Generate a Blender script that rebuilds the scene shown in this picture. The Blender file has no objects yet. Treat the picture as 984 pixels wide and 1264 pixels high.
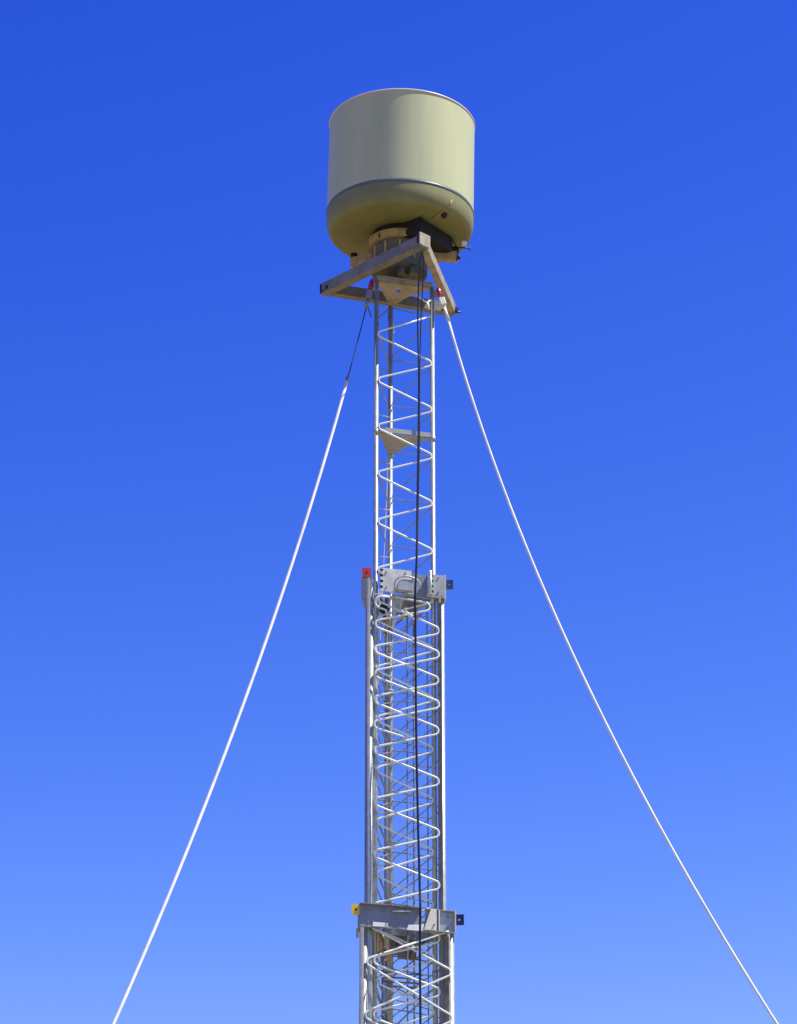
import bpy, bmesh, math, random
from mathutils import Vector, Matrix
random.seed(7)
R = math.radians
PI = math.pi
scene = bpy.context.scene
COL = scene.collection

# ------------------------------------------------------------------ camera, sky, sun, exposure
cam_d = bpy.data.cameras.new('camera')
cam = bpy.data.objects.new('camera', cam_d)
COL.objects.link(cam)
scene.camera = cam
cam_d.sensor_fit = 'VERTICAL'
cam_d.sensor_height = 36.0
cam_d.lens = 36.0 * 4000 / 1264
cam_d.clip_start = 0.1
cam_d.clip_end = 20000
cam.location = (0, 0, 1.6)
cam.rotation_euler = (R(90 + 23.5), 0, 0)

SUN_AZ, SUN_EL = -10.0, 59.5            # azimuth counted from +X towards +Y
world = bpy.data.worlds.new('World')
scene.world = world
world.use_nodes = True
wt = world.node_tree
for n in list(wt.nodes):
    wt.nodes.remove(n)
wo = wt.nodes.new('ShaderNodeOutputWorld')
bg = wt.nodes.new('ShaderNodeBackground')
sky = wt.nodes.new('ShaderNodeTexSky')
sky.sky_type = 'NISHITA'
sky.sun_disc = False
sky.sun_elevation = R(SUN_EL)
sky.sun_rotation = R(90 - SUN_AZ)
sky.altitude = 1500
sky.air_density = 1.0
sky.dust_density = 0.3
sky.ozone_density = 2.5
# the photograph's strong blue: each channel of the sky gets its own contrast curve
SKY_CURVE = ((1.11, 3.7, 0.375, 1.9), (1.90, 2.6, 1.14, 3.3), (3.54, 1.0, 6.0, 7.2))   # reference, power, level, ceiling
sep = wt.nodes.new('ShaderNodeSeparateColor')
comb = wt.nodes.new('ShaderNodeCombineColor')
wt.links.new(sky.outputs[0], sep.inputs[0])
for i, (ref, pw, lev, top) in enumerate(SKY_CURVE):
    n1, n2, n3, n4 = [wt.nodes.new('ShaderNodeMath') for _ in range(4)]
    for n_, op, v in ((n1, 'DIVIDE', ref), (n2, 'POWER', pw), (n3, 'MULTIPLY', lev), (n4, 'MINIMUM', top)):
        n_.operation = op
        n_.inputs[1].default_value = v
    wt.links.new(sep.outputs[i], n1.inputs[0])
    wt.links.new(n1.outputs[0], n2.inputs[0])
    wt.links.new(n2.outputs[0], n3.inputs[0])
    wt.links.new(n3.outputs[0], n4.inputs[0])
    wt.links.new(n4.outputs[0], comb.inputs[i])
wt.links.new(comb.outputs[0], bg.inputs[0])
wt.links.new(bg.outputs[0], wo.inputs[0])
bg.inputs[1].default_value = 0.10

sun_d = bpy.data.lights.new('sun', 'SUN')
sun_d.energy = 4.7
sun_d.angle = R(0.5)
sun_d.color = (1.0, 0.95, 0.84)
sun = bpy.data.objects.new('sun', sun_d)
COL.objects.link(sun)
sdir = Vector((math.cos(R(SUN_EL)) * math.cos(R(SUN_AZ)), math.cos(R(SUN_EL)) * math.sin(R(SUN_AZ)), math.sin(R(SUN_EL))))
sun.rotation_euler = sdir.to_track_quat('Z', 'Y').to_euler()
sun.location = (10, 10, 40)

scene.view_settings.view_transform = 'Standard'
scene.view_settings.look = 'None'
scene.view_settings.gamma = 1
scene.view_settings.exposure = 0.5
scene.render.engine = 'CYCLES'
scene.cycles.max_bounces = 8

# ------------------------------------------------------------------ materials
def mat(name, col, rough=0.5, metal=0.0, var=0.06, scale=6.0, bump=0.0, streak=False, dirt=None, coat=0.0):
    m = bpy.data.materials.new(name)
    m.use_nodes = True
    t = m.node_tree
    b = t.nodes['Principled BSDF']
    b.inputs['Roughness'].default_value = rough
    b.inputs['Metallic'].default_value = metal
    b.inputs['Coat Weight'].default_value = coat
    tc = t.nodes.new('ShaderNodeTexCoord')
    mp = t.nodes.new('ShaderNodeMapping')
    t.links.new(tc.outputs['Object'], mp.inputs[0])
    if streak:
        mp.inputs['Scale'].default_value = (1, 1, 0.12)
    no = t.nodes.new('ShaderNodeTexNoise')
    no.inputs['Scale'].default_value = scale
    no.inputs['Detail'].default_value = 6
    no.inputs['Roughness'].default_value = 0.65
    t.links.new(mp.outputs[0], no.inputs['Vector'])
    cr = t.nodes.new('ShaderNodeValToRGB')
    cr.color_ramp.elements[0].position = 0.3
    cr.color_ramp.elements[1].position = 0.7
    lo = dirt if dirt else tuple(max(0, c * (1 - 2 * var)) for c in col)
    cr.color_ramp.elements[0].color = (*lo, 1)
    cr.color_ramp.elements[1].color = (*[min(1, c * (1 + var)) for c in col], 1)
    t.links.new(no.outputs[0], cr.inputs[0])
    t.links.new(cr.outputs[0], b.inputs['Base Color'])
    if bump:
        bn = t.nodes.new('ShaderNodeBump')
        bn.inputs['Strength'].default_value = bump
        bn.inputs['Distance'].default_value = 0.01
        t.links.new(no.outputs[0], bn.inputs['Height'])
        t.links.new(bn.outputs[0], b.inputs['Normal'])
    return m

M = {
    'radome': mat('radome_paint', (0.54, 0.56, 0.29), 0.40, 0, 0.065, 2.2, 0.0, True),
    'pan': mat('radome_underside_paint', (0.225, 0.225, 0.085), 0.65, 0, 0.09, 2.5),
    'lip': mat('lid_paint', (0.66, 0.60, 0.55), 0.35, 0, 0.04),
    'seam': mat('seam_sealant', (0.10, 0.15, 0.16), 0.4, 0, 0.1, 9),
    'galv': mat('galvanised_steel', (0.44, 0.47, 0.43), 0.36, 0.4, 0.14, 14, 0.05),
    'rear_shade': mat('shaded_rear_rod', (0.34, 0.36, 0.36), 0.55, 0.3, 0.15, 12),  # darker copy of the rods: the rear lacing's shade put into colour
    'light': mat('lit_grey_panel', (0.60, 0.62, 0.58), 0.5, 0.05, 0.08, 8, 0.03, False, (0.42, 0.42, 0.38)),  # lit copy of the collar grey, sunlight put into the colour
    'shade': mat('shaded_grey_panel', (0.25, 0.28, 0.31), 0.5, 0.1, 0.12, 8, 0.04),  # shaded copy of the collar grey, shadow put into the colour
    'rod': mat('white_painted_rod', (0.82, 0.88, 0.80), 0.4, 0.0, 0.06, 12),
    'panel': mat('grey_painted_panel', (0.36, 0.39, 0.38), 0.5, 0.1, 0.1, 8, 0.04),
    'beam': mat('weathered_grey_beam', (0.235, 0.23, 0.20), 0.55, 0.1, 0.14, 7, 0.05, False, (0.15, 0.125, 0.085)),
    'tan': mat('tan_primer', (0.50, 0.36, 0.13), 0.6, 0, 0.15, 12, 0.1, False, (0.30, 0.22, 0.10)),
    'plate': mat('dusty_steel_plate', (0.40, 0.36, 0.26), 0.6, 0.1, 0.15, 9, 0.05, False, (0.26, 0.22, 0.15)),
    'olive': mat('dark_olive_paint', (0.13, 0.13, 0.075), 0.6, 0, 0.2, 9),
    'black': mat('black_paint', (0.010, 0.010, 0.010), 0.7, 0, 0.2, 9),
    'green': mat('dark_green_trim', (0.16, 0.22, 0.13), 0.5, 0, 0.1, 9),
    'cable': mat('black_cable_rubber', (0.014, 0.014, 0.03), 0.45, 0, 0.2, 20),
    'wire': mat('steel_wire_rope', (0.30, 0.31, 0.33), 0.5, 0.5, 0.2, 60),
    'rope': mat('white_synthetic_rope', (0.86, 0.87, 0.84), 0.7, 0, 0.10, 4, 0.2),
    'red': mat('red_paint', (0.62, 0.05, 0.05), 0.4, 0, 0.1, 20),
    'maroon': mat('crimson_paint', (0.42, 0.02, 0.08), 0.25, 0, 0.1, 20, 0, False, None, 0.5),
    'yellow': mat('yellow_paint', (0.85, 0.62, 0.03), 0.4, 0, 0.08, 20),
    'navy': mat('navy_paint', (0.015, 0.02, 0.09), 0.4, 0, 0.2, 20),
    'slate': mat('slate_blue_paint', (0.06, 0.09, 0.20), 0.4, 0, 0.2, 20),
    'cream': mat('cream_paint', (0.72, 0.72, 0.58), 0.45, 0, 0.06, 20),
    'copper': mat('copper_fitting', (0.65, 0.33, 0.10), 0.4, 0.6, 0.15, 20),
    'concrete': mat('concrete', (0.38, 0.37, 0.34), 0.85, 0, 0.12, 5, 0.2),
    'earth': mat('dry_earth', (0.27, 0.205, 0.10), 0.95, 0, 0.15, 0.4, 0.5, False, (0.19, 0.14, 0.07)),
}

# ------------------------------------------------------------------ mesh helpers
def frame_for(d):
    d = d.normalized()
    a = Vector((0, 0, 1)) if abs(d.z) < 0.9 else Vector((1, 0, 0))
    x = a.cross(d).normalized()
    return x, d.cross(x).normalized()

def tube(bm, pts, r, n=10, caps=True):
    """A round tube through the points; r is one radius or one for each point."""
    pts = [Vector(p) for p in pts]
    rr = r if isinstance(r, (list, tuple)) else [r] * len(pts)
    rings = []
    x = None
    for i, p in enumerate(pts):
        if i == 0:
            d = pts[1] - p
        elif i == len(pts) - 1:
            d = p - pts[i - 1]
        else:
            d = (pts[i + 1] - p).normalized() + (p - pts[i - 1]).normalized()
        d = d.normalized()
        if x is None:
            x, y = frame_for(d)
        else:
            x = (x - d * x.dot(d)).normalized()
            y = d.cross(x)
        rings.append([bm.verts.new(p + (x * math.cos(2 * PI * k / n) + y * math.sin(2 * PI * k / n)) * rr[i]) for k in range(n)])
    for a, b in zip(rings, rings[1:]):
        for k in range(n):
            f = bm.faces.new((a[k], a[(k + 1) % n], b[(k + 1) % n], b[k]))
            f.smooth = True
    if caps:
        bm.faces.new(list(reversed(rings[0])))
        bm.faces.new(rings[-1])

def box(bm, c, u, v, w, hu, hv, hw):
    """Box at c with unit axes u, v, w and half sizes."""
    c, u, v, w = Vector(c), Vector(u), Vector(v), Vector(w)
    vs = [bm.verts.new(c + u * hu * a + v * hv * b + w * hw * d) for a in (-1, 1) for b in (-1, 1) for d in (-1, 1)]
    fs = []
    for q in ((0, 1, 3, 2), (4, 6, 7, 5), (0, 4, 5, 1), (2, 3, 7, 6), (0, 2, 6, 4), (1, 5, 7, 3)):
        fs.append(bm.faces.new([vs[i] for i in q]))
    return fs

def prism(bm, poly, ext):
    """Closed polygon (3-D points) extruded by a vector."""
    ext = Vector(ext)
    a = [bm.verts.new(Vector(p)) for p in poly]
    b = [bm.verts.new(Vector(p) + ext) for p in poly]
    n = len(a)
    bm.faces.new(a)
    bm.faces.new(list(reversed(b)))
    for k in range(n):
        bm.faces.new((a[k], b[k], b[(k + 1) % n], a[(k + 1) % n]))

def lathe(bm, prof, n=96, c=(0, 0, 0), smooth=True, closed=False):
    c = Vector(c)
    rings = []
    for r, z in prof:
        if r < 1e-5:
            rings.append([bm.verts.new(c + Vector((0, 0, z)))])
        else:
            rings.append([bm.verts.new(c + Vector((r * math.cos(2 * PI * k / n), r * math.sin(2 * PI * k / n), z))) for k in range(n)])
    if closed:
        rings.append(rings[0])
    for a, b in zip(rings, rings[1:]):
        for k in range(n):
            k2 = (k + 1) % n
            if len(a) == 1 and len(b) == 1:
                continue
            if len(a) == 1:
                f = bm.faces.new((a[0], b[k2], b[k]))
            elif len(b) == 1:
                f = bm.faces.new((a[k], a[k2], b[0]))
            else:
                f = bm.faces.new((a[k], a[k2], b[k2], b[k]))
            f.smooth = smooth

def obj(name, bm, m, parent=None, bevel=0.0, label=None, sharp=None):
    bmesh.ops.recalc_face_normals(bm, faces=bm.faces)
    me = bpy.data.meshes.new(name)
    bm.to_mesh(me)
    bm.free()
    if sharp is not None:
        me.set_sharp_from_angle(angle=R(sharp))
    me.materials.append(M[m])
    o = bpy.data.objects.new(name, me)
    COL.objects.link(o)
    if parent is not None:
        o.parent = parent
    if bevel:
        b = o.modifiers.new('bevel', 'BEVEL')
        b.width = bevel
        b.segments = 2
        b.limit_method = 'ANGLE'
    if label:
        o['label'] = label
    return o

def thing(name, label, cat, loc=(0, 0, 0), group=None):
    o = bpy.data.objects.new(name, None)
    o.empty_display_size = 0.2
    COL.objects.link(o)
    o.location = loc
    o['label'] = label
    o['category'] = cat
    if group:
        o['group'] = group
    return o

def new():
    return bmesh.new()

Z3 = Vector((0, 0, 1))
AX, AY = 0.015, 35.0                    # the mast's axis on the ground
MAST = Vector((AX, AY, 0))

def tri(s):
    """Corners of a mast triangle of side s: near left, right, far (relative to the axis)."""
    return Vector((-0.4003 * s, -0.4154 * s, 0)), Vector((0.5605 * s, -0.1389 * s, 0)), Vector((-0.1602 * s, 0.5543 * s, 0))

def corner_names():
    return ('near_left', 'right', 'far')

# ------------------------------------------------------------------ the ground
bm = new()
g = 6000
nseg = 24
grid = [[bm.verts.new((-g + 2 * g * i / nseg, -g + 2 * g * j / nseg, 0)) for j in range(nseg + 1)] for i in range(nseg + 1)]
for i in range(nseg):
    for j in range(nseg):
        bm.faces.new((grid[i][j], grid[i + 1][j], grid[i + 1][j + 1], grid[i][j + 1]))
ground = obj('ground', bm, 'earth')
ground['kind'] = 'structure'

# ------------------------------------------------------------------ the mast
mast = thing('lattice_mast', 'tall pale steel lattice mast of telescoped triangular sections under the drum', 'mast', MAST)

def lacing_points(a, b, out, z_list, start, inset, bend=0.05):
    """A bent rod that zigzags between legs a and b (plan vectors), going down through z_list; each turn is a round bend
    whose outermost point lies inset from the leg's axis."""
    u = (b - a).normalized()
    rows = []
    side = start
    for z in z_list:
        rows.append((side, z))
        side = 1 - side
    # the straight runs meet beyond the bend; find how far
    hz = abs(z_list[2] - z_list[3]) if len(z_list) > 3 else 0.3
    half = math.atan2(hz, (b - a).length)
    over = bend / math.sin(half) - bend
    over = min(over, 0.16)
    pa = a + u * (inset - over) + out
    pb = b - u * (inset - over) + out
    nodes = [(pa if sd == 0 else pb) + Z3 * z for sd, z in rows]
    nodes[0] = (a + u * 0.03 if rows[0][0] == 0 else b - u * 0.03) + out + Z3 * rows[0][1]
    nodes[-1] = (a + u * 0.03 if rows[-1][0] == 0 else b - u * 0.03) + out + Z3 * rows[-1][1]
    pts = [nodes[0]]
    for i in range(1, len(nodes) - 1):
        p = nodes[i]
        d0 = (nodes[i - 1] - p).normalized()
        d1 = (nodes[i + 1] - p).normalized()
        ang = d0.angle(d1) / 2
        rr_ = bend
        L = rr_ / math.tan(ang)
        mx = 0.42 * min((nodes[i - 1] - p).length, (nodes[i + 1] - p).length)
        if L > mx:
            L = mx
            rr_ = L * math.tan(ang)
        bis = (d0 + d1).normalized()
        c = p + bis * (rr_ / math.sin(ang))
        s_, e_ = p + d0 * L - c, p + d1 * L - c
        tot = s_.angle(e_)
        for k in range(9):
            t = k / 8
            v = (s_ * math.sin((1 - t) * tot) + e_ * math.sin(t * tot)) / math.sin(tot)
            pts.append(c + v)
    pts.append(nodes[-1])
    return pts

def span(z0, z1, half, first):
    """Heights of the turns from z0 down to z1."""
    out = [z0, first]
    z = first
    while z - half > z1:
        z -= half
        out.append(z)
    out.append(max(z1, z - half + 0.001))
    return out

def mast_leg(parent, p, z0, z1, r):
    bm = new()
    tube(bm, [p + Z3 * z0, p + Z3 * z1], r, 20)
    return obj('leg', bm, 'galv', parent)

def couplers(parent, corners, zs, r):
    for p in corners:
        for z in zs:
            bm = new()
            tube(bm, [p + Z3 * (z - 0.035), p + Z3 * (z + 0.035)], r + 0.006, 20)
            obj('coupling', bm, 'galv', parent)

def face_frame(a, b):
    u = (b - a).normalized()
    n = u.cross(Z3)
    if n.dot(a) < 0:
        n = -n
    return u, n

# --- section 1, the slim one at the top
s1 = tri(0.697)
r1 = 0.028
bm = new()
L1, R1, B1 = s1
u, n = face_frame(L1, R1)
tube(bm, lacing_points(L1, R1, n * 0.026, span(19.33, 8.2, 0.305, 19.005), 1, 0.010, 0.042), 0.0115, 8)
u, n = face_frame(R1, B1)
bm_front, bm = bm, new()
tube(bm, lacing_points(R1, B1, n * 0.008, span(19.70, 8.2, 0.305, 19.31 + 0.0), 1, 0.01, 0.03), 0.0065, 8)
u, n = face_frame(B1, L1)
tube(bm, lacing_points(B1, L1, n * 0.008, span(19.70, 8.2, 0.305, 19.16), 0, 0.01, 0.03), 0.0085, 8)
rear_bm, bm = bm, bm_front
sec1 = obj('mast_section', bm, 'rod', mast, label='slim top section of the mast with zigzag lacing')
obj('rear_lacing', rear_bm, 'rear_shade', sec1)
for p in s1:
    mast_leg(sec1, p, 8.0, 19.74, r1)
couplers(sec1, s1, (17.72, 14.7, 11.2), r1)
# flanged triangular plate part way up
def tri_plate(parent, s, ztop, hgt, name, m, inset=0.0, hole=False, th=0.008, flange_in=0.012, concave=0.05):
    c = [v * (1 - inset) for v in tri(s)]
    bm = new()
    pts = []
    for i in range(3):
        a, b = c[i], c[(i + 1) % 3]
        for k in range(10):
            t = k / 10
            p = a.lerp(b, t)
            inward = -p.normalized()
            cc = (concave * math.sin(PI * t) if i == 1 else concave * 0.15 * math.sin(PI * t)) if i else 0.0
            pts.append(p + inward * cc + Z3 * (ztop - hgt))
    if hole:
        cen = Vector((-0.016, -0.02, 0))
        # ring of quads around a round hole
        N = len(pts)
        z = ztop - hgt
        def fan(zz):
            o_, i_ = [], []
            for p in pts:
                q = Vector((p.x, p.y, zz))
                d = (q - Vector((cen.x, cen.y, zz))).normalized()
                o_.append(bm.verts.new(q))
                i_.append(bm.verts.new(Vector((cen.x, cen.y, zz)) + d * 0.036))
            return o_, i_
        oa, ia = fan(z)
        ob, ib = fan(z + th)
        for k in range(N):
            j = (k + 1) % N
            bm.faces.new((oa[k], oa[j], ia[j], ia[k]))
            bm.faces.new((ob[k], ib[k], ib[j], ob[j]))
            bm.faces.new((oa[k], ob[k], ob[j], oa[j]))
            bm.faces.new((ia[k], ia[j], ib[j], ib[k]))
    else:
        prism(bm, pts, Z3 * th)
    for i in range(3):
        a, b = c[i], c[(i + 1) % 3]
        uu, nn = face_frame(a, b)
        mid = (a + b) / 2 + Z3 * (ztop - hgt / 2 + th / 2 + 0.001) + nn * (flange_in if i == 0 else -0.03)
        ln = (b - a).length / 2 - (0.012 if i == 0 else 0.07)
        box(bm, mid, uu, nn, Z3, ln, 0.004, hgt / 2 - th / 2 if i == 0 else hgt / 3)
    return obj(name, bm, m, parent)
tri_plate(sec1, 0.697, 17.79, 0.065, 'bracing_plate', 'panel')
hp = tri_plate(sec1, 0.72, 19.80, 0.075, 'head_plate', 'plate', hole=True)
bm = new()
tube(bm, [(-0.016, -0.02, 19.745), (-0.016, -0.02, 19.80)], 0.034, 16)
obj('hole_plug', bm, 'black', sec1)  # black plug added only to darken the plate's hole

# --- section 2
s2 = tri(0.847)
r2 = 0.043
L2, R2, B2 = s2
bm = new()
u, n = face_frame(L2, R2)
tube(bm, lacing_points(L2, R2, n * 0.036, span(15.56, 6.4, 0.305, 15.25), 0, 0.020, 0.052), 0.0125, 8)
tube(bm, lacing_points(L2, R2, n * 0.058, [15.62, 15.56, 15.25, 14.95, 14.64, 14.34, 14.03, 13.73], 0, 0.020, 0.052)[:-1] + [L2.lerp(R2, 0.5) + n * 0.058 + Z3 * 13.90], 0.0125, 8)
u, n = face_frame(R2, B2)
bm_front, bm = bm, new()
tube(bm, lacing_points(R2, B2, n * 0.026, span(15.72, 6.4, 0.305, 15.41), 1, 0.03), 0.006, 8)
tube(bm, lacing_points(B2, L2, n * 0.0, span(15.72, 6.4, 0.305, 15.26), 1, 0.03), 0.007, 8)
tube(bm, lacing_points(R2, B2, n * 0.01, span(15.72, 6.4, 0.305, 15.26), 0, 0.034), 0.007, 8)
u, n = face_frame(B2, L2)
tube(bm, lacing_points(B2, L2, n * 0.01, span(15.72, 6.4, 0.305, 15.41), 0, 0.034), 0.009, 8)
rear_bm, bm = bm, bm_front
sec2 = obj('mast_section', bm, 'rod', mast, label='wider middle section of the mast with close zigzag lacing')
obj('rear_lacing', rear_bm, 'rear_shade', sec2)
for i, p in enumerate(s2):
    mast_leg(sec2, p, 6.2, 15.92 if i else 15.70, r2)
    # guide channel that the inner leg slides in, on the inner side of the leg
    bm = new()
    q = p * 0.93
    d = p.normalized()
    t_ = Z3.cross(d)
    box(bm, p * 1.0 + t_ * -0.050 + Z3 * 10.9, t_, d, Z3, 0.006, 0.02, 4.7)
    obj('guide_rail', bm, 'beam', sec2)

# collar of section 2
F2u, F2n = face_frame(L2, R2)
def F2(uu, z, out):
    return L2 + F2u * uu + F2n * out + Z3 * z
W2 = 0.847
def rib_plate(bm, Fp, u0, u1, z0, z1, out, th, nrm, teeth=None, tw=0.018):
    """Vertical panel with an optional toothed edge ('l' or 'r')."""
    poly = []
    left = [(u0, z0), (u0, z1)]
    if teeth == 'l':
        left = []
        k = 4
        hz = (z1 - z0) / k
        for i in range(k):
            zb = z0 + hz * i
            left += [(u0, zb), (u0, zb + hz * 0.5), (u0 + tw, zb + hz * 0.5), (u0 + tw, zb + hz * 0.92)]
        left += [(u0, z1 - hz * 0.05), (u0, z1)]
    right = [(u1, z1), (u1, z0)]
    for a, b in left + right:
        poly.append(Fp(a, b, out))
    prism(bm, poly, nrm * th)

ZC0, ZC1 = 15.66, 15.95
bm = new()
rib_plate(bm, F2, 0.10, 0.47, ZC0, ZC1 - 0.005, 0.062, 0.006, F2n, 'l', 0.034)
# closing edges of the proud panel
box(bm, F2(0.475, (ZC0 + ZC1) / 2, 0.040), F2u, F2n, Z3, 0.004, 0.026, 0.14)
box(bm, F2(0.29, ZC1 - 0.001, 0.042), F2u, F2n, Z3, 0.178, 0.022, 0.003)
col2 = obj('collar', bm, 'light', sec2, label='grey panelled collar ringing the top of the middle section')
bm = new()
rib_plate(bm, F2, 0.481, 0.68, ZC0 + 0.005, ZC1 - 0.012, 0.012, 0.005, F2n)
obj('recessed_panel', bm, 'shade', sec2)  # darker colour stands in for the fin's shadow on this panel
for ua, za, ha, oa in ((0.118, 15.805, 0.13, 0.052), (0.733, 15.81, 0.12, 0.042)):
    bm = new()
    box(bm, F2(ua, za, oa), F2u, F2n, Z3, 0.015, 0.003, ha)
    obj('edge_backing', bm, 'black', sec2)  # black strip added behind the teeth so the notches look dark
bm = new()
box(bm, F2(0.695, 15.82, 0.05), F2u, F2n, Z3, 0.008, 0.042, 0.135)
tube(bm, [F2(0.695, 15.68, 0.10), F2(0.695, 15.965, 0.10)], 0.015, 10)
obj('collar_fin', bm, 'rod', sec2)
bm = new()
rib_plate(bm, F2, 0.715, 0.885, ZC0 + 0.02, ZC1 - 0.01, 0.052, 0.006, F2n, 'l', 0.028)
box(bm, F2(0.80, ZC0 + 0.005, 0.03), F2u, F2n, Z3, 0.09, 0.028, 0.008)
obj('corner_panel', bm, 'panel', sec2)
# the two other faces of the collar
for a, b in ((R2, B2), (B2, L2)):
    uu, nn = face_frame(a, b)
    bm = new()
    box(bm, a.lerp(b, 0.5) + nn * 0.052 + Z3 * 15.80, uu, nn, Z3, 0.40, 0.004, 0.135)
    box(bm, a.lerp(b, 0.5) + nn * 0.030 + Z3 * 15.67, uu, nn, Z3, 0.395, 0.020, 0.004)
    obj('collar_panel', bm, 'panel', sec2)
# dark flange on the near left corner
bm = new()
dL = L2.normalized()
tL = Vector((-1, 0.15, 0)).normalized()
box(bm, L2 + tL * 0.070 + Z3 * 15.70, tL, tL.cross(Z3), Z3, 0.034, 0.02, 0.14)
box(bm, L2 + tL * 0.058 + Z3 * 15.52, tL, tL.cross(Z3), Z3, 0.022, 0.02, 0.05)
obj('corner_flange', bm, 'panel', sec2)
bm = new()
box(bm, R2 + Vector((0.05, 0.0, 15.80)), (1, 0, 0), (0, 1, 0), Z3, 0.012, 0.05, 0.15)
obj('corner_flange', bm, 'cream', sec2)

def lug(parent, c, u, v, size, m, hole_m=None, name='lug', th=0.012, label=None):
    """Square plate with a round hole; u across, Z up."""
    u = Vector(u).normalized()
    nn = u.cross(Z3)
    bm = new()
    N = 24
    outer, inner = [], []
    for k in range(N):
        a = 2 * PI * k / N
        ca, sa = math.cos(a), math.sin(a)
        m_ = max(abs(ca), abs(sa))
        outer.append((ca / m_ * size, sa / m_ * size * 1.15))
        inner.append((ca * size * 0.26, sa * size * 0.26))
    def ring(pts, off):
        return [bm.verts.new(Vector(c) + u * a + Z3 * b + nn * off) for a, b in pts]
    oa, ia, ob, ib = ring(outer, -th), ring(inner, -th), ring(outer, th), ring(inner, th)
    for k in range(N):
        j = (k + 1) % N
        bm.faces.new((oa[k], oa[j], ia[j], ia[k]))
        bm.faces.new((ob[k], ib[k], ib[j], ob[j]))
        bm.faces.new((oa[k], ob[k], ob[j], oa[j]))
        bm.faces.new((ia[k], ia[j], ib[j], ib[k]))
    o = obj(name, bm, m, parent)
    if label:
        o['label'] = label
    if hole_m:
        bm = new()
        tube(bm, [Vector(c) + nn * (th + 0.004), Vector(c) - nn * (th + 0.004)], size * 0.25, 14)
        obj('hole_disc', bm, hole_m, parent)  # black disc fills the hole to paint its darkness
    return o

lug(sec2, L2 + Vector((-0.045, -0.03, 15.89)), (1, 0.1, 0), None, 0.05, 'red', 'black', label='red square lug on the left of the upper collar')
lug(sec2, R2 + Vector((0.098, -0.01, 15.84)), (1, -0.1, 0), None, 0.048, 'slate', label='slate blue square lug on the right of the upper collar')
lug(sec2, B2 + Vector((0.0, 0.12, 15.84)), (0.2, 1, 0), None, 0.048, 'slate')

# guard hoop, guide box and the clutter that hangs under the collar
bm = new()
hoop = []
for k in range(15):
    t = k / 14
    a = PI * (1 - t)
    hoop.append(F2(0.40 + 0.155 * math.cos(a), 15.70 + 0.135 * max(0, math.sin(a)) ** 0.7, 0.16))
hoop = [F2(0.245, 15.50, 0.10), F2(0.245, 15.62, 0.14)] + hoop
tube(bm, hoop, 0.010, 8)
obj('guard_hoop', bm, 'galv', sec2)
bm = new()
prof = []
for k in range(9):
    a = PI / 2 * k / 8
    prof.append((0.30 + 0.05 * (1 - math.cos(a)), 15.80 + 0.05 * math.sin(a) - 0.05))
poly = [F2(a, b, 0.085) for a, b in [(0.28, 15.66), (0.28, 15.72), (0.31, 15.785), (0.36, 15.80), (0.47, 15.80), (0.47, 15.66)]]
prism(bm, poly, F2n * 0.07)
obj('guide_box', bm, 'galv', sec2, bevel=0.008)
bm = new()
tube(bm, [F2(0.275, 15.64, 0.02), F2(0.275, 15.30, 0.02), F2(0.262, 15.24, 0.03)], [0.022, 0.022, 0.012], 12)
obj('guide_pipe', bm, 'cream', sec2)
bm = new()
box(bm, F2(0.42, 15.52, -0.08), F2u, F2n, Z3, 0.035, 0.03, 0.12)
obj('guide_block', bm, 'cream', sec2)
bm = new()
prism(bm, [F2(0.62, 15.66, -0.02), F2(0.44, 15.66, -0.02), F2(0.36, 15.42, -0.02), F2(0.54, 15.42, -0.02)], F2n * -0.02)
tube(bm, [F2(0.78, 15.57, -0.05), F2(0.52, 15.47, -0.05)], 0.012, 8)
tube(bm, [F2(0.20, 15.22, -0.12), F2(0.42, 15.40, -0.03)], 0.012, 8)
obj('hanger_bracket', bm, 'beam', sec2)
bm = new()
tube(bm, [F2(0.40, 15.44, 0.05), F2(0.47, 15.395, 0.05), F2(0.50, 15.39, 0.05)], 0.02, 10)
obj('brace_clamp', bm, 'rod', sec2)
bm = new()
tube(bm, [F2(0.50, 15.40, 0.05), F2(0.555, 15.37, 0.06)], 0.022, 12)
obj('pipe_fitting', bm, 'copper', sec2)
bm = new()
loop = [F2(0.25, 15.60, 0.06)]
for k in range(13):
    a = PI / 2 + PI * k / 12
    loop.append(F2(0.12 + 0.08 * math.cos(a), 15.52 + 0.075 * math.sin(a), 0.06))
loop += [F2(0.17, 15.43, 0.06), F2(0.20, 15.37, 0.02)]
tube(bm, loop, 0.013, 8)
obj('cable_loop', bm, 'rod', sec2)
# pulley with hanging fairlead
for (uu, zz, rr, m_) in ((0.155, 15.47, 0.05, 'black'), (0.185, 15.33, 0.03, 'copper')):
    bm = new()
    prism(bm, [F2(uu + rr * math.cos(2 * PI * k / 20), zz + rr * math.sin(2 * PI * k / 20), -0.02) for k in range(20)], F2n * 0.03)
    tube(bm, [F2(uu, zz, -0.05), F2(uu, zz, 0.03)], 0.012, 8)
    obj('pulley', bm, m_, sec2)
bm = new()
for (a0, z0_, a1, z1_) in ((0.13, 15.64, 0.17, 15.40), (0.20, 15.62, 0.20, 15.20), (0.24, 15.50, 0.13, 15.30)):
    tube(bm, [F2(a0, z0_, -0.04), F2(a1, z1_, -0.04)], 0.011, 8)
obj('pulley_bracket', bm, 'beam', sec2)

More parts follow.
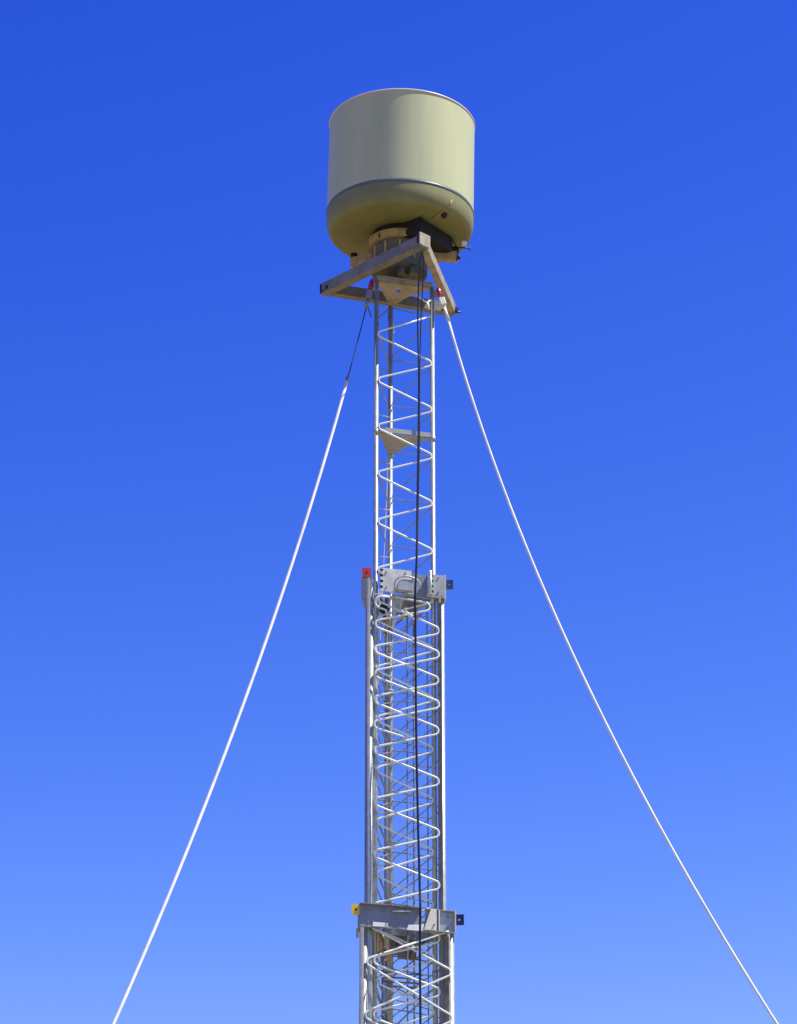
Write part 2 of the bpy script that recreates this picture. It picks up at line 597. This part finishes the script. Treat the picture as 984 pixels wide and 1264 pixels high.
# --- section 3
s3 = tri(0.991)
r3 = 0.049
L3, R3, B3 = s3
bm = new()
u, n = face_frame(L3, R3)
zA = [11.66, 11.20]
while zA[-1] > 0.9:
    zA.append(zA[-1] - 0.55)
tube(bm, lacing_points(L3, R3, n * 0.046, zA, 0, 0.0, 0.05), 0.0125, 8)
zB = [11.66, 11.245]
while zB[-1] > 0.9:
    zB.append(zB[-1] - 0.57)
tube(bm, lacing_points(L3, R3, n * 0.070, zB, 1, 0.0, 0.05), 0.0125, 8)
bm_front, bm = bm, new()
for (a, b, off, o2) in ((R3, B3, 0.27, 0.0), (B3, L3, 0.1, 0.3)):
    u, n = face_frame(a, b)
    for st, dz, oo in ((0, off, 0.012), (1, off + 0.05, 0.028)):
        zz = [11.66, 11.66 - dz - 0.1]
        while zz[-1] > 0.9:
            zz.append(zz[-1] - 0.55)
        tube(bm, lacing_points(a, b, n * oo, zz, st, 0.03), 0.009, 8)
rear_bm, bm = bm, bm_front
sec3 = obj('mast_section', bm, 'rod', mast, label='widest bottom section of the mast with crossed lacing')
obj('rear_lacing', rear_bm, 'rear_shade', sec3)
for p in s3:
    mast_leg(sec3, p, 0.15, 11.90, r3)
    bm = new()
    d = p.normalized()
    t_ = Z3.cross(d)
    box(bm, p * 0.965 + t_ * -0.058 + Z3 * 5.9, t_, d, Z3, 0.006, 0.022, 5.7)
    obj('guide_rail', bm, 'beam', sec3)
    bm = new()
    box(bm, Vector((p.x, p.y, 0.075)), (1, 0, 0), (0, 1, 0), Z3, 0.18, 0.18, 0.075)
    obj('footing', bm, 'concrete', sec3, bevel=0.01)

F3u, F3n = face_frame(L3, R3)
def F3(uu, z, out):
    return L3 + F3u * uu + F3n * out + Z3 * z
W3 = 0.991
D0, D1 = 11.635, 11.89
bm = new()
# long recessed channel on the left, its web 6 cm behind the flanges' lips
box(bm, F3(0.29, (D0 + D1) / 2, 0.058), F3u, F3n, Z3, 0.355, 0.004, (D1 - D0) / 2 - 0.004)
box(bm, F3(0.29, D1, 0.085), F3u, F3n, Z3, 0.360, 0.035, 0.004)
box(bm, F3(0.29, D0 - 0.001, 0.070), F3u, F3n, Z3, 0.360, 0.018, 0.004)
obj('collar', bm, 'shade', sec3, label='grey channel collar ringing the top of the bottom section')  # shade on the web is put into its darker colour
bm = new()
box(bm, F3(0.852, (D0 + D1) / 2, 0.050), F3u, F3n, Z3, 0.165, 0.004, (D1 - D0) / 2 - 0.006)
box(bm, F3(0.852, D1 - 0.002, 0.072), F3u, F3n, Z3, 0.168, 0.022, 0.004)
box(bm, F3(0.852, D0 + 0.002, 0.080), F3u, F3n, Z3, 0.168, 0.035, 0.004)
obj('corner_panel', bm, 'galv', sec3)
bm = new()
box(bm, F3(0.835, (D0 + D1) / 2, 0.086), F3u, F3n, Z3, 0.006, 0.030, (D1 - D0) / 2 - 0.010)
obj('collar_fin', bm, 'cream', sec3)
bm = new()
box(bm, F3(1.024, (D0 + D1) / 2, 0.078), F3u, F3n, Z3, 0.004, 0.036, (D1 - D0) / 2 - 0.002)
obj('collar_fin', bm, 'cream', sec3)
bm = new()
prism(bm, [F3(0.655, D0 + 0.004, 0.128), F3(0.80, D0 + 0.004, 0.128), F3(0.80, D1 - 0.004, 0.128), F3(0.735, D1 - 0.004, 0.128)], F3n * -0.006)
obj('gusset', bm, 'cream', sec3)
bm = new()
for dd in (0.0,):
    tube(bm, [F3(0.31, 11.83, 0.062), F3(0.31, 11.83, 0.10), F3(0.50, 11.84, 0.10), F3(0.50, 11.84, 0.062)], 0.008, 8)
obj('grab_handle', bm, 'rod', sec3)
bm = new()
box(bm, F3(0.16, D0 + 0.028, 0.100), F3u, F3n, Z3, 0.085, 0.004, 0.024)
obj('sunlit_patch', bm, 'rod', sec3)  # white plate stands in for sunlight along the web's lower edge
bm = new()
prism(bm, [F3(0.46, D0 - 0.01, 0.104), F3(0.66, D0 - 0.01, 0.104), F3(0.66, D0 + 0.075, 0.104), F3(0.60, D0 + 0.06, 0.104), F3(0.48, D0 + 0.05, 0.104)], F3n * 0.006)
obj('sunlit_patch', bm, 'rod', sec3)  # second white plate, shaped as the sunlit part of the web
for a, b in ((R3, B3), (B3, L3)):
    uu, nn = face_frame(a, b)
    bm = new()
    box(bm, a.lerp(b, 0.5) + nn * 0.060 + Z3 * 11.76, uu, nn, Z3, 0.47, 0.004, 0.12)
    box(bm, a.lerp(b, 0.5) + nn * 0.085 + Z3 * 11.884, uu, nn, Z3, 0.47, 0.03, 0.004)
    obj('collar_panel', bm, 'panel', sec3)
bm = new()
box(bm, L3 + Vector((-0.058, 0.02, 11.75)), (1, 0, 0), (0, 1, 0), Z3, 0.01, 0.05, 0.14)
box(bm, L3 + Vector((-0.072, 0.0, 11.58)), (1, 0, 0), (0, 1, 0), Z3, 0.014, 0.03, 0.045)
obj('corner_flange', bm, 'panel', sec3)
lug(sec3, L3 + Vector((-0.088, -0.06, 11.83)), (1, 0.1, 0), None, 0.05, 'yellow', 'black', label='yellow square lug on the left of the lower collar')
lug(sec3, R3 + Vector((0.105, -0.04, 11.80)), (1, -0.1, 0), None, 0.052, 'navy', label='navy square lug with a light hole on the right of the lower collar')
lug(sec3, B3 + Vector((0.0, 0.13, 11.86)), (0.2, 1, 0), None, 0.05, 'navy')
# latch gear that hangs inside under the lower collar
bm = new()
box(bm, F3(0.42, 11.56, -0.30), F3u, F3n, Z3, 0.20, 0.05, 0.10)
box(bm, F3(0.56, 11.50, -0.22), F3u, F3n, Z3, 0.10, 0.03, 0.11)
tube(bm, [F3(0.24, 11.64, -0.10), F3(0.24, 11.30, -0.10)], 0.022, 10)
tube(bm, [F3(0.74, 11.58, -0.10), F3(0.62, 11.46, -0.15), F3(0.58, 11.36, -0.15)], 0.016, 8)
for k in range(4):
    tube(bm, [F3(0.34, 11.28 - 0.05 * k, -0.45), F3(0.78, 11.24 - 0.05 * k, -0.28)], 0.010, 8)
obj('latch_gear', bm, 'beam', sec3)
bm = new()
tube(bm, [F3(0.20, 11.60, -0.04), F3(0.21, 11.38, -0.04)], 0.020, 10)
tube(bm, [F3(0.26, 11.44, -0.06), F3(0.30, 11.30, -0.06)], 0.018, 10)
obj('pipe_fitting', bm, 'copper', sec3)

# bolt heads on the collars
for (fn, pts_, par, nn_, off) in (
        (F2, [(0.17, 15.90), (0.17, 15.71), (0.40, 15.91), (0.80, 15.90), (0.80, 15.72)], sec2, F2n, 0.066),
        (F3, [(0.03, 11.84), (0.03, 11.69), (0.20, 11.83), (0.60, 11.84), (0.77, 11.70), (0.95, 11.70), (0.95, 11.83)], sec3, F3n, 0.060)):
    for a_, z_ in pts_:
        base = off if not (fn is F3 and 0.7 < a_ < 0.8) else 0.126
        base = base if not (fn is F2 and a_ > 0.7) else 0.056
        bm = new()
        tube(bm, [fn(a_, z_, base), fn(a_, z_, base + 0.014)], 0.011, 6)
        obj('bolt', bm, 'wire', par)

# ------------------------------------------------------------------ triangular frame on the mast head, with the turntable
head = thing('mounting_frame', 'triangular frame of grey box beams with a turntable, bolted on the mast head', 'frame', MAST + Vector((0, 0, 19.80)))
HZ = -19.80
cA, cB, cC = Vector((-0.89, 0.20, 0)), Vector((0.27, -1.02, 0)), Vector((0.65, 0.76, 0))
def beam(a, b, za, zb, w, name='beam', m='beam', ext=(0.05, 0.05), channel=0, hollow=True):
    """Box beam (hollow at the ends) or C channel between plan points."""
    d = (b - a).normalized()
    nn = d.cross(Z3)
    a2 = a - d * ext[0]
    b2 = b + d * ext[1]
    bm = new()
    t = 0.008
    if channel == 0:
        zc, hz = (za + zb) / 2, (zb - za) / 2
        out = [(-w, -hz), (w, -hz), (w, hz), (-w, hz)]
        inn = [(-w + t, -hz + t), (w - t, -hz + t), (w - t, hz - t), (-w + t, hz - t)]
        def rg(p, pts):
            return [bm.verts.new(p + nn * x + Z3 * (zc + z)) for x, z in pts]
        oa, ia, ob, ib = rg(a2, out), rg(a2, inn), rg(b2, out), rg(b2, inn)
        for k in range(4):
            j = (k + 1) % 4
            bm.faces.new((oa[k], oa[j], ob[j], ob[k]))
            bm.faces.new((ia[k], ib[k], ib[j], ia[j]))
            bm.faces.new((oa[k], ia[k], ia[j], oa[j]))
            bm.faces.new((ob[k], ob[j], ib[j], ib[k]))
    else:
        zc, hz = (za + zb) / 2, (zb - za) / 2
        mid = (a2 + b2) / 2
        ln = (b2 - a2).length / 2
        # web on one side, flanges towards the other
        box(bm, mid + nn * (-channel * (w - t)) + Z3 * zc, d, nn, Z3, ln, t, hz)
        box(bm, mid + nn * (channel * t) + Z3 * (zc + hz - t), d, nn, Z3, ln - 0.001, w - t, t)
        box(bm, mid + nn * (channel * t) + Z3 * (zc - hz + t), d, nn, Z3, ln - 0.001, w - t, t)
    return obj(name, bm, m, head)
z0, z1 = 19.805 + HZ, 19.945 + HZ
beam(cA, cB, z0, z1, 0.055, ext=(0.06, 0.02))
beam(cA, cC, z0 + 0.003, z1 - 0.003, 0.050, ext=(-0.07, 0.03), channel=-1)
beam(cB, cC, z0 + 0.006, z1 - 0.006, 0.045, ext=(-0.07, -0.07), m='plate')
# angle gussets at the near corner, and end fittings
bm = new()
d = (cB - cA).normalized()
nn = d.cross(Z3)
box(bm, cB + d * 0.035 + Z3 * (z0 + 0.075), d, nn, Z3, 0.010, 0.085, 0.080)
obj('end_plate', bm, 'plate', head)
bm = new()
box(bm, cB + d * 0.008 + nn * 0.075 + Z3 * (z0 + 0.078), d, nn, Z3, 0.016, 0.012, 0.055)
obj('end_slot', bm, 'black', head)
bm = new()
box(bm, cA - d * 0.048 + Z3 * (z0 + 0.070), d, nn, Z3, 0.015, 0.060, 0.062)
obj('end_hollow', bm, 'navy', head)  # navy block stands in for the shade inside the open beam end
bm = new()
box(bm, cB - d * 0.02 + Z3 * (z0 - 0.012), d, nn, Z3, 0.07, 0.06, 0.006)
for s_ in (-1, 1):
    tube(bm, [cB - d * 0.02 + nn * 0.04 * s_ + Z3 * (z0 - 0.05), cB - d * 0.02 + nn * 0.04 * s_ + Z3 * (z0 - 0.02)], 0.012, 8)
obj('cable_clamp_plate', bm, 'beam', head)
for c_, ang in ((cA + Vector((-0.01, -0.01, 0)), 0.0), (cC + Vector((0.035, 0.02, 0)), 0.5)):
    bm = new()
    tube(bm, [c_ + Vector((0.0, -0.02, z0 + 0.05)), c_ + Vector((0.02, -0.09, z0 + 0.05))], 0.026, 14)
    tube(bm, [c_ + Vector((-0.05, -0.02, z0 + 0.03)), c_ + Vector((0.07, -0.04, z0 + 0.03))], 0.012, 8)
    obj('end_bolt', bm, 'navy', head)
# pedestal
bm = new()
lathe(bm, [(0.0, 0.13), (0.30, 0.13), (0.30, 0.145), (0.335, 0.16), (0.335, 0.50), (0.0, 0.50)], 48)
obj('pedestal', bm, 'olive', head, sharp=30)
for k in range(12):
    bm = new()
    a = 2 * PI * k / 12
    p = Vector((0.342 * math.cos(a), 0.342 * math.sin(a), 0))
    dd = p.normalized()
    box(bm, p + Z3 * 0.36, dd, Z3.cross(dd), Z3, 0.014, 0.010, 0.11)
    obj('rib', bm, 'tan', head)
bm = new()
box(bm, (0.12, -0.02, 0.065), (0.96, 0.277, 0), (-0.277, 0.96, 0), Z3, 0.09, 0.09, 0.058)
obj('gear_housing', bm, 'tan', head, bevel=0.006)
bm = new()
box(bm, (0.17, -0.29, 0.06), (0.96, 0.277, 0), (-0.277, 0.96, 0), Z3, 0.05, 0.05, 0.05)
tube(bm, [(0.02, -0.25, 0.02), (0.02, -0.25, 0.14)], 0.05, 16)
obj('motor_housing', bm, 'olive', head)
# turntable ring: an open flanged ring, broken by slots
def arc_band(bm, r0, r1, z0_, z1_, a0, a1, n=20):
    va = []
    for k in range(n + 1):
        a = R(a0 + (a1 - a0) * k / n)
        c_, s_ = math.cos(a), math.sin(a)
        va.append([bm.verts.new((r * c_, r * s_, z)) for r, z in ((r0, z0_), (r1, z0_), (r1, z1_), (r0, z1_))])
    for a, b in zip(va, va[1:]):
        for k in range(4):
            j = (k + 1) % 4
            f = bm.faces.new((a[k], b[k], b[j], a[j]))
    bm.faces.new(va[0]); bm.faces.new(list(reversed(va[-1])))
bm = new()
for a0 in range(0, 360, 60):
    arc_band(bm, 0.345, 0.372, 0.505, 0.60, a0 + 3 - 12, a0 + 57 - 12)
arc_band(bm, 0.30, 0.392, 0.585, 0.60, 0.5, 360.4, 72)
arc_band(bm, 0.30, 0.388, 0.503, 0.515, 0.5, 360.4, 72)
ring = obj('turntable_ring', bm, 'tan', head)
bm = new()
lathe(bm, [(0, 0.50), (0.335, 0.50), (0.335, 0.735), (0, 0.735)], 40)
obj('bearing', bm, 'black', head, sharp=30)
for (ang, L0, L1_, w_) in ((153, 0.34, 0.66, 0.055), (10, 0.34, 0.72, 0.045)):
    dd = Vector((math.cos(R(ang)), math.sin(R(ang)), 0))
    bm = new()
    box(bm, dd * ((L0 + L1_) / 2) + Z3 * 0.475, dd, Z3.cross(dd), Z3, (L1_ - L0) / 2, w_, 0.062)
    a_ = obj('support_arm', bm, 'tan', head, bevel=0.006)
    bm = new()
    tube(bm, [dd * (L1_ - 0.03) + Z3 * 0.53, dd * (L1_ - 0.03) + Z3 * 0.60], 0.045, 14)
    obj('arm_pad', bm, 'black', a_)

# ------------------------------------------------------------------ the drum
DR = 0.90
drum = thing('radar_drum', 'large cream cylindrical radome drum on top of the lattice mast', 'radome', MAST + Vector((0, 0, 20.50)))
drum.rotation_euler = (0, R(1.1), 0)
HZ = 20.50
bm = new()
prof = [(DR, 0.285), (DR, 1.50), (0.0, 1.50)]
lathe(bm, [(0.0, 0.30), (DR - 0.01, 0.30), (DR, 0.306), (DR, 1.520), (0.0, 1.520)], 160)
shell = obj('drum_shell', bm, 'radome', drum, sharp=40)
bm = new()
lathe(bm, [(0.0, 1.524), (DR + 0.006, 1.524), (DR + 0.010, 1.528), (DR + 0.010, 1.540), (DR + 0.004, 1.548), (DR - 0.03, 1.556), (0.0, 1.62)], 160)
obj('lid', bm, 'lip', drum, sharp=50)
bm = new()
lathe(bm, [(0.0, 0.298), (DR + 0.003, 0.298), (DR + 0.006, 0.295), (DR + 0.006, 0.270), (DR + 0.003, 0.266), (0.0, 0.266)], 160)
obj('seam_band', bm, 'seam', drum, sharp=50)
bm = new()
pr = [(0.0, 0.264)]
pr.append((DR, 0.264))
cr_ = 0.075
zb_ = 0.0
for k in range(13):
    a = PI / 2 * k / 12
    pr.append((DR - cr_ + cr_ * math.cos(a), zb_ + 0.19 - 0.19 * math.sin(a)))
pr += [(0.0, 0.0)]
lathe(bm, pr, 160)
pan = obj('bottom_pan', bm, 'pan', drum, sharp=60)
# equipment box under the drum
dn = Vector((0.616, 0.788, 0)); dw = Vector((-0.788, 0.616, 0))
pN = Vector((0.26, -0.51, 0))
bm = new()
cbx = pN + dn * 0.32 + dw * 0.18
zt, zbm = 0.004, -0.20
box(bm, cbx + Z3 * ((zt + zbm) / 2), dn, dw, Z3, 0.32, 0.18, (zt - zbm) / 2)
ebox = obj('equipment_box', bm, 'black', drum, bevel=0.008, label='black box hung below the drum')
bm = new()
box(bm, cbx - dw * 0.196 + Z3 * (zt - 0.014), dn, dw, Z3, 0.335, 0.014, 0.008)
obj('mounting_rail', bm, 'green', drum)
# hinge rod with a knob
bm = new()
tube(bm, [(0.39, -0.475, -0.012), (0.51, -0.61, -0.004), (0.60, -0.66, 0.07), (0.63, -0.66, 0.15)], 0.0085, 8)
obj('drain_pipe', bm, 'tan', drum)
bm = new()
lathe(bm, [(0, -0.05), (0.03, -0.05), (0.038, -0.02), (0.038, 0.03), (0, 0.03)], 20, (0.535, -0.58, 0))
obj('vent_cap', bm, 'black', drum, sharp=40)
# little sensor bracket at the right of the underside
bm = new()
tube(bm, [(0.66, 0.10, 0.0), (0.70, 0.08, -0.10), (0.86, 0.05, -0.13)], 0.008, 8)
tube(bm, [(0.72, 0.08, -0.10), (0.71, 0.07, -0.22), (0.70, 0.07, -0.30)], 0.006, 8)
tube(bm, [(0.86, 0.05, -0.10), (0.86, 0.05, -0.16)], 0.006, 8)
sb = obj('sensor_bracket', bm, 'cable', drum)
bm = new()
box(bm, (0.79, 0.03, -0.075), (1, 0, 0), (0, 1, 0), Z3, 0.028, 0.028, 0.022)
obj('sensor', bm, 'rod', sb)
bm = new()
tube(bm, [(0.72, 0.06, -0.27), (0.74, 0.06, -0.24)], 0.02, 10)
obj('sensor_weight', bm, 'black', sb)

# ------------------------------------------------------------------ guy ropes
def guy(az, coef, zt_, r, label, leg, n=60, shade_len=0.0):
    a = R(az)
    d = Vector((math.cos(a), math.sin(a), 0))
    t_ = Z3.cross(d)
    c2, c1, c0 = coef
    def P(z):
        q = zt_ - z
        return d * (c0 + c1 * q + c2 * q * q) + Z3 * z
    o = thing('guy_rope', label, 'guy rope', MAST, 'guy ropes from the mast head to the ground')
    bm = new()
    zs = zt_ - shade_len
    pts = [P(zs * (1 - k / n) + 0.02 * k / n) for k in range(n + 1)]
    tube(bm, pts, r, 10)
    obj('rope', bm, 'rope', o)
    if shade_len:
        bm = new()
        tube(bm, [P(zt_ - (shade_len + 0.02) * k / 8) for k in range(9)], 0.0065, 8)
        q0, q1 = P(zs + 0.03), P(zs - 0.07)
        sp = new()
        tube(sp, [q0, q0.lerp(q1, 0.3), q1.lerp(q0, 0.2), q1], [0.009, r * 1.25, r * 1.25, r], 10)
        obj('rope_taper', sp, 'wire', o)
        obj('shaded_rope', bm, 'cable', o, label='thin dark stand-in for the shaded rope below the mast head')  # drum's shadow on the rope put into a dark, thinner length
    # fittings at the mast end: ear on the leg, crimson tensioner, pale block, shackle
    ear0 = leg + Z3 * 19.66
    bm = new()
    box(bm, leg + d * 0.055 + Z3 * 19.64, d, t_, Z3, 0.045, 0.006, 0.05)
    obj('ear_plate', bm, 'galv', o)
    top = leg + d * 0.075 + Z3 * 19.72
    bot = P(zt_)
    ax = (bot - top).normalized()
    bm = new()
    L_ = (bot - top).length
    tube(bm, [top, top + ax * 0.03, top + ax * 0.13, top + ax * 0.13, top + ax * 0.15],
         [0.02, 0.028, 0.036, 0.036, 0.028, 0.02], 16)
    obj('tensioner', bm, 'maroon', o)
    bm = new()
    ux, uy = frame_for(ax)
    box(bm, top + ax * 0.235, ax, ux, uy, 0.055, 0.042, 0.034)
    tube(bm, [top + ax * 0.29 - ux * 0.035, top + ax * 0.29 + ux * 0.035], 0.014, 8)
    obj('shackle_block', bm, 'wire' if shade_len else 'cream', o, bevel=0.005)  # left block and eye get a darker colour, standing in for shade
    bm = new()
    e = P(0.25)
    tube(bm, [bot - ax * max(0.0, L_ - 0.27), bot + ax * 0.06], r * 1.35, 10)
    obj('rope_eye', bm, 'wire' if shade_len else 'cream', o)
    bm = new()
    g_ = P(0.0)
    box(bm, Vector((g_.x, g_.y, 0.09)), d, t_, Z3, 0.25, 0.25, 0.09)
    obj('ground_anchor', bm, 'concrete', o, bevel=0.01)
    return o
guy(226, (0.01048, 0.2809, 0.5641), 19.35, 0.0185, 'white guy rope falling from the mast head to the lower left', L1, shade_len=1.07)
guy(-21, (0.01755, 0.24664, 0.6161), 19.27, 0.0150, 'white guy rope falling from the mast head to the lower right', R1)
guy(98.5, (0.0142, 0.25, 0.56), 19.35, 0.006, 'thin far guy rope dropping almost straight behind the mast', B1)

# ------------------------------------------------------------------ cables down the front of the mast
def cable(pts, r, label, group, m='cable', n=8, name='feed_cable', cat='cable'):
    bm = new()
    P_ = [Vector(p) for p in pts]
    out = []
    for i in range(len(P_) - 1):
        p0, p1, p2, p3 = P_[max(i - 1, 0)], P_[i], P_[i + 1], P_[min(i + 2, len(P_) - 1)]
        for k in range(8):
            t = k / 8
            out.append(0.5 * ((2 * p1) + (-p0 + p2) * t + (2 * p0 - 5 * p1 + 4 * p2 - p3) * t * t + (-p0 + 3 * p1 - 3 * p2 + p3) * t ** 3))
    out.append(P_[-1])
    tube(bm, out, r, n)
    o = obj(name, bm, m)
    o.location = MAST
    o['label'] = label
    o['category'] = cat
    if group:
        o['group'] = group
    return o
fy = -0.46
cable([(0.33, -0.86, 19.99), (0.30, -0.95, 19.80), (0.24, -0.92, 19.68), (0.225, -0.70, 19.50), (0.215, -0.50, 19.0), (0.225, -0.45, 18.3), (0.215, fy, 17.5), (0.20, fy, 16.7), (0.19, -0.54, 16.0), (0.17, -0.54, 15.5), (0.175, -0.44, 15.2), (0.18, -0.46, 14.0), (0.195, -0.46, 13.0), (0.215, -0.50, 12.1), (0.22, -0.55, 11.8), (0.215, -0.52, 11.3), (0.22, -0.52, 10.0), (0.22, -0.50, 5.0), (0.30, -0.60, 0.03)],
      0.0090, 'black feed cable down the mast front, starting from the beam corner', 'black cables down the front of the mast')
cable([(0.30, -0.78, 20.02), (0.24, -0.90, 19.84), (0.285, -0.95, 19.70), (0.275, -0.72, 19.50), (0.25, -0.52, 19.0), (0.235, -0.48, 18.3), (0.23, fy - 0.025, 17.5), (0.215, fy - 0.025, 16.7), (0.20, -0.57, 16.0), (0.18, -0.57, 15.5), (0.185, -0.47, 15.2), (0.19, -0.485, 14.0), (0.205, -0.485, 13.0), (0.225, -0.53, 12.1), (0.23, -0.58, 11.8), (0.225, -0.55, 11.3), (0.23, -0.55, 10.0), (0.23, -0.53, 5.0), (0.34, -0.62, 0.03)],
      0.0070, 'thinner black feed cable just right of the thicker one on the mast front', 'black cables down the front of the mast')
HG = 'hoist ropes inside the mast'
cable([(0.085, -0.14, 15.60), (0.085, -0.14, 11.0), (0.08, -0.14, 6.0), (0.08, -0.14, 0.3)], 0.009, 'left steel hoist rope inside the lower mast', HG, 'wire', name='hoist_rope', cat='rope')
cable([(0.16, 0.02, 15.60), (0.16, 0.02, 11.0), (0.16, 0.02, 6.0), (0.16, 0.02, 0.3)], 0.011, 'middle steel hoist rope inside the lower mast behind the feed cables', HG, 'wire', name='hoist_rope', cat='rope')
cable([(0.315, -0.12, 15.66), (0.315, -0.12, 11.0), (0.30, -0.12, 6.0), (0.30, -0.12, 0.3)], 0.008, 'right steel hoist rope inside the lower mast', HG, 'wire', name='hoist_rope', cat='rope')
bm = new()
tube(bm, [(0.20, -0.17, 19.60), (0.33, -0.16, 19.50), (0.38, -0.12, 19.56)], 0.011, 8)
tube(bm, [(0.33, -0.16, 19.50), (0.36, -0.14, 19.42)], 0.014, 8)
o_ = obj('cable_bracket', bm, 'rod', sec1)
# loose cord at the top left, hanging beside the left leg
cable([(-0.36, -0.33, 19.70), (-0.40, -0.38, 19.45), (-0.34, -0.36, 19.20)], 0.006, 'short loose black cord hanging below the left end fitting', None, 'cable', name='loose_cord', cat='cord')
